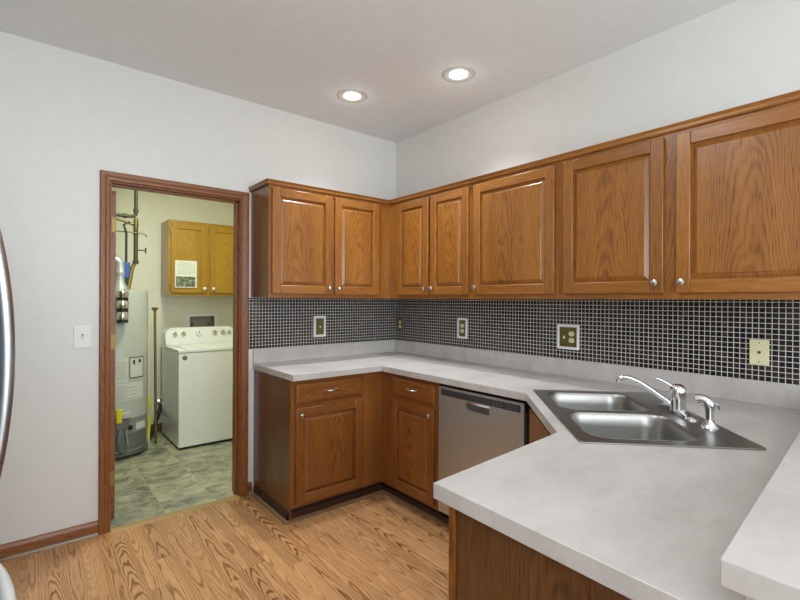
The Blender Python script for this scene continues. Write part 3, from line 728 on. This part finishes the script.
# recessed outlet box above the washer
t = empty('washer_outlet_box', 'recessed white plumbing box in the laundry wall above the washing machine', 'outlet box', (-1.04, YB, 1.115))
b = MB(); fx, fz = .155, .088
for a in ((-fx, -fz, -.128, fz), (.128, -fz, fx, fz), (-.128, -fz, .128, -.062), (-.128, .062, .128, fz)): b.box(a[0], -.006, a[1], a[2], 0, a[3])
b.build('flange', WHITEP, t, bevel=.002)
b = MB().box(-.13, .07, -.065, .13, .075, .065).box(-.13, 0, -.065, -.126, .07, .065).box(.126, 0, -.065, .13, .07, .065).box(-.126, 0, -.065, .126, .07, -.061).box(-.126, 0, .061, .126, .07, .065)
b.build('box_lining', plain('grey_box_plastic', srgb(150,150,140), .6), t)
for x in (-.09, .09):
    MB().tube([(x, .05, -.061), (x, .05, -.02)], .009, 10).lathe([(.016,0),(.016,.008),(0,.008)], (x, .05, -.02)).build('valve', BRASSL, t)

# water heater
HC = (-1.905, 1.565); HRd = .243
t = empty('water_heater', 'tall grey cylindrical water heater standing left in the laundry room', 'water heater', (HC[0], HC[1], 0))
MB().lathe([(.0,.055),(HRd-.01,.055),(HRd,.062),(HRd,1.425),(HRd-.006,1.437),(HRd-.02,1.442),(0,1.446)], seg=64).build('tank', HEATG, t)
MB().lathe([(HRd-.006,.03),(HRd+.004,.03),(HRd+.006,.05),(HRd,.056),(0,.056)], seg=64).build('base_ring', HEATD, t)
for a in (20, 140, 260): MB().lathe([(.02,0),(.02,.03),(0,.03)], ((HRd-.05)*math.cos(R(a)), (HRd-.05)*math.sin(R(a)), 0), seg=12).build('leg', HEATD, t)
def wrap(a0, a1, z0, z1, r0, r1, n=14):
    """curved plate on the tank between angles, as a closed shell"""
    lo = []
    for i in range(n+1):
        a = R(a0+(a1-a0)*i/n); c_, s_ = math.cos(a), math.sin(a)
        lo.append([(r0*c_, r0*s_, z0), (r1*c_, r1*s_, z0), (r1*c_, r1*s_, z1), (r0*c_, r0*s_, z1)])
    return MB().loft(lo)
# angles: -90 faces the kitchen
wrap(-100, -35, .075, .215, HRd, HRd+.012).build('burner_door', HEATD, t, bevel=.003)
wrap(-102, -30, .215, .345, HRd, HRd+.006).build('burner_cover', plain('mid_grey_cover', srgb(140,144,142), .4, .2), t, bevel=.003)
wrap(-62, -38, .235, .295, HRd+.006, HRd+.007).build('sticker', LABELW, t)
def onr(a, r_): return (r_*math.cos(R(a)), r_*math.sin(R(a)))
x, y_ = onr(-74, HRd+.006)
MB().lathe([(.022,0),(.022,.006),(.014,.012),(0,.012)], (x, y_, .265), onr(-74,1)+(0,), 18).build('sight_glass', BLACK, t)
st = wrap(-74, -44, .685, .862, HRd, HRd+.0012).build('warning_label', LABELW, t)
for k_ in (wrap(-74.5, -43.5, .855, .863, HRd+.0013, HRd+.002), wrap(-74.5, -43.5, .683, .690, HRd+.0013, HRd+.002), wrap(-75, -73.6, .683, .863, HRd+.0013, HRd+.002, 2), wrap(-44.6, -43.2, .683, .863, HRd+.0013, HRd+.002, 2), wrap(-68, -64, .80, .84, HRd+.0013, HRd+.002, 2), wrap(-56, -50, .81, .84, HRd+.0013, HRd+.002, 2)):
    q = k_.build('printing', INKD, st); q.location = q.location-st.location
st = wrap(-108, -78, .655, .862, HRd, HRd+.0012).build('rating_label', LABELW, t)
for i in range(9):
    q = wrap(-104, -80, .68+.018*i, .683+.018*i, HRd+.0013, HRd+.002, 4).build('printing', INK, st); q.location = q.location-st.location
st = wrap(-108, -44, .50, .645, HRd, HRd+.0012).build('instruction_label', LABELW, t)
for i in range(8):
    q = wrap(-104, -80 if i % 2 else -60, .515+.015*i, .518+.015*i, HRd+.0013, HRd+.002, 6).build('printing', INK, st); q.location = q.location-st.location
# gas control at the left front, with its yellow tag
x, y_ = onr(-92, HRd)
MB().box(-.035, -HRd-.07, .36, .075, -HRd+.02, .41).build('gas_control', HEATG, t, bevel=.006)
MB().box(-.045, -HRd-.045, .27, .05, -HRd+.02, .355).build('gas_control', HEATD, t, bevel=.006)
MB().box(-.045, -HRd-.088, .33, .0, -HRd-.071, .45).build('yellow_tag', YELLOW, t, bevel=.01)
MB().tube([(-.01, -HRd-.025, .275), (-.018, -HRd-.04, .18), (-.01, -HRd-.03, .10), (.02, -HRd-.01, .07)], .024, 14).build('gas_line', HEATD, t)
MB().tube([(.035, -HRd-.03, .27), (.04, -HRd-.03, .2), (.05, -HRd-.018, .12)], .006, 10).build('pilot_tube', ALU, t)
# draft hood and flue
MB().lathe([(.065,1.446),(.062,1.46),(.036,1.51),(.036,1.58),(.039,1.585),(.039,1.60),(.036,1.605),(.036,1.66),(0,1.66)], (.015, -.065, 0), seg=32).tube([(.015,-.065,1.655)]+arc((-.035,-.065,1.66),(1,0,0),(0,0,1),.05,0,90,8)+[(-.35,-.065,1.715),(LXL-HC[0]+.002,-.065,1.73)], .035, 24).build('flue', ALU, t)
# chrome banded fitting hanging at the top front
MB().lathe([(.0,1.18),(.040,1.18),(.044,1.20),(.046,1.235),(.040,1.25),(.040,1.29),(.047,1.30),(.047,1.33),(.040,1.345),(.040,1.38),(.046,1.39),(.044,1.43),(0,1.44)], (.002, -HRd-.048, 0), seg=28).build('chrome_canister', CHROME, t)
for z0_, z1_ in ((1.165, 1.19), (1.255, 1.285), (1.35, 1.375)):
    MB().lathe([(0,z0_),(.0425,z0_),(.0425,z1_),(0,z1_)], (.002, -HRd-.048, 0), seg=24).build('black_band', BLACK, t)
MB().box(-.01, -HRd-.012, 1.34, .014, -HRd+.003, 1.36).build('bracket', HEATD, t)

# pipework above the heater
PX, PY = -1.762, 1.56
t = empty('gas_pipe', 'dark olive iron pipe with valves rising from the water heater to the ceiling', 'pipe', (PX, PY, 1.44))
MB().tube([(0,0,H-1.445), (0,0,.70)] + [Vector(p) for p in arc((-.035,0,.70), (1,0,0), (0,0,-1), .035, 0, 90, 6)] + [(-.20,0,.665), (-.30,0,.665)], .0145, 16).build('pipe', OLIVE, t)
MB().lathe([(.021,-.03),(.021,0),(.0,0)], (0,0,.735)).lathe([(.021,0),(.021,.03),(0,.03)], (-.07,0,.665), (-1,0,0)).build('fitting', OLIVE, t)
MB().tube([(-.28,0,.63), (-.16,0,.632), (-.09,0,.615), (-.045,0,.60), (0,0,.60)], .010, 12).build('copper_branch', BRASS, t)
MB().tube([(0,0,.655), (0,0,.60), (0,0,.55)], [.014,.022,.018], 14).tube([(-.03,0,.60), (.012,0,.60)], .017, 12).build('brass_valve', BRASS, t)
MB().tube([(0,0,.55), (0,0,.25)], .018, 14).build('riser', OLIVE, t)
MB().lathe([(.024,0),(.024,.03),(0,.03)], (0,0,.24)).lathe([(.022,0),(.022,.025),(0,.025)], (0,0,.50)).build('coupling', OLIVE, t)
MB().tube([(-.26,-.03,.515), (-.05,-.03,.52), (.06,-.03,.515), (.085,-.03,.49)], .0055, 10).build('lever', BRASS, t)
MB().tube([(.018,-.01,.365), (.075,-.01,.365)], .006, 10).tube([(.078,-.01,.34), (.078,-.01,.39)], .007, 10).build('valve_handle', OLIVE, t)
MB().tube([(-.005,0,.25), (-.03,0,.20), (-.045,0,.10), (-.06,0,.004)], [.016,.018,.020,.016], 12).build('brass_connector', BRASSL, t)
t = empty('shutoff_valve', 'blue-handled shutoff valve on the grey water line, above the water heater', 'valve', (PX-.083, PY-.06, 1.447))
MB().tube([(0,0,.0), (0,0,.13)], .010, 12).tube([(0,0,.22), (0,0,.50), (-.02,0,.57), (.03,.02,.60)], .010, 12).build('water_line', plain('dark_line', srgb(45,48,46), .5), t)
MB().box(-.034, -.024, .10, .028, .024, .24).build('blue_handle', BLUE, t, bevel=.008)

# pole beside the heater, wall valve and hose
t = empty('metal_pole', 'slim olive brass pole with flared cap, standing between water heater and washer', 'pole', (-1.575, 1.640, 0))
MB().tube([(0,0,0), (-.013,0,1.25)], .0115, 14).build('pole', POLE, t)
MB().lathe([(.012,0),(.014,.012),(.028,.020),(.030,.034),(.018,.04),(0,.041)], (-.013,0,1.245)).build('cap', POLE, t)
tag(MB().tube([(-1.632, 1.665, 0), (-1.632, 1.665, 1.235)], .0115, 12).build('plastic_pipe', plain('ivory_pipe', srgb(214, 212, 180), .5)), 'ivory plastic pipe standing close behind the olive brass pole', 'pipe')
tag(MB().tube([(-1.655, 1.60, .49), (-1.635, 1.61, .40), (-1.66, 1.61, .33), (-1.635, 1.61, .22), (-1.64, 1.61, .14), (-1.66, 1.57, .075)], [.012,.013,.018,.014,.013,.013], 12).build('gas_hose', YELLOW), 'yellow flexible gas hose at the lower right side of the water heater', 'hose')
t = empty('wall_valve', 'chrome valve on the laundry wall with a black hose running down', 'valve', (-1.452, YB, .30))
MB().lathe([(.032,0),(.032,.006),(.016,.010),(.014,.05),(0,.05)], (0,0,0), (0,-1,0)).lathe([(.022,0),(.022,.03),(0,.03)], (0,-.05,-.02)).build('valve_body', CHROME, t)
MB().tube([(0,-.05,.0), (-.012,-.07,-.04), (-.05,-.14,-.12), (-.10,-.23,-.19), (-.14,-.29,-.26), (-.16,-.30,-.280)], .018, 12).build('hose', BLACK, t)
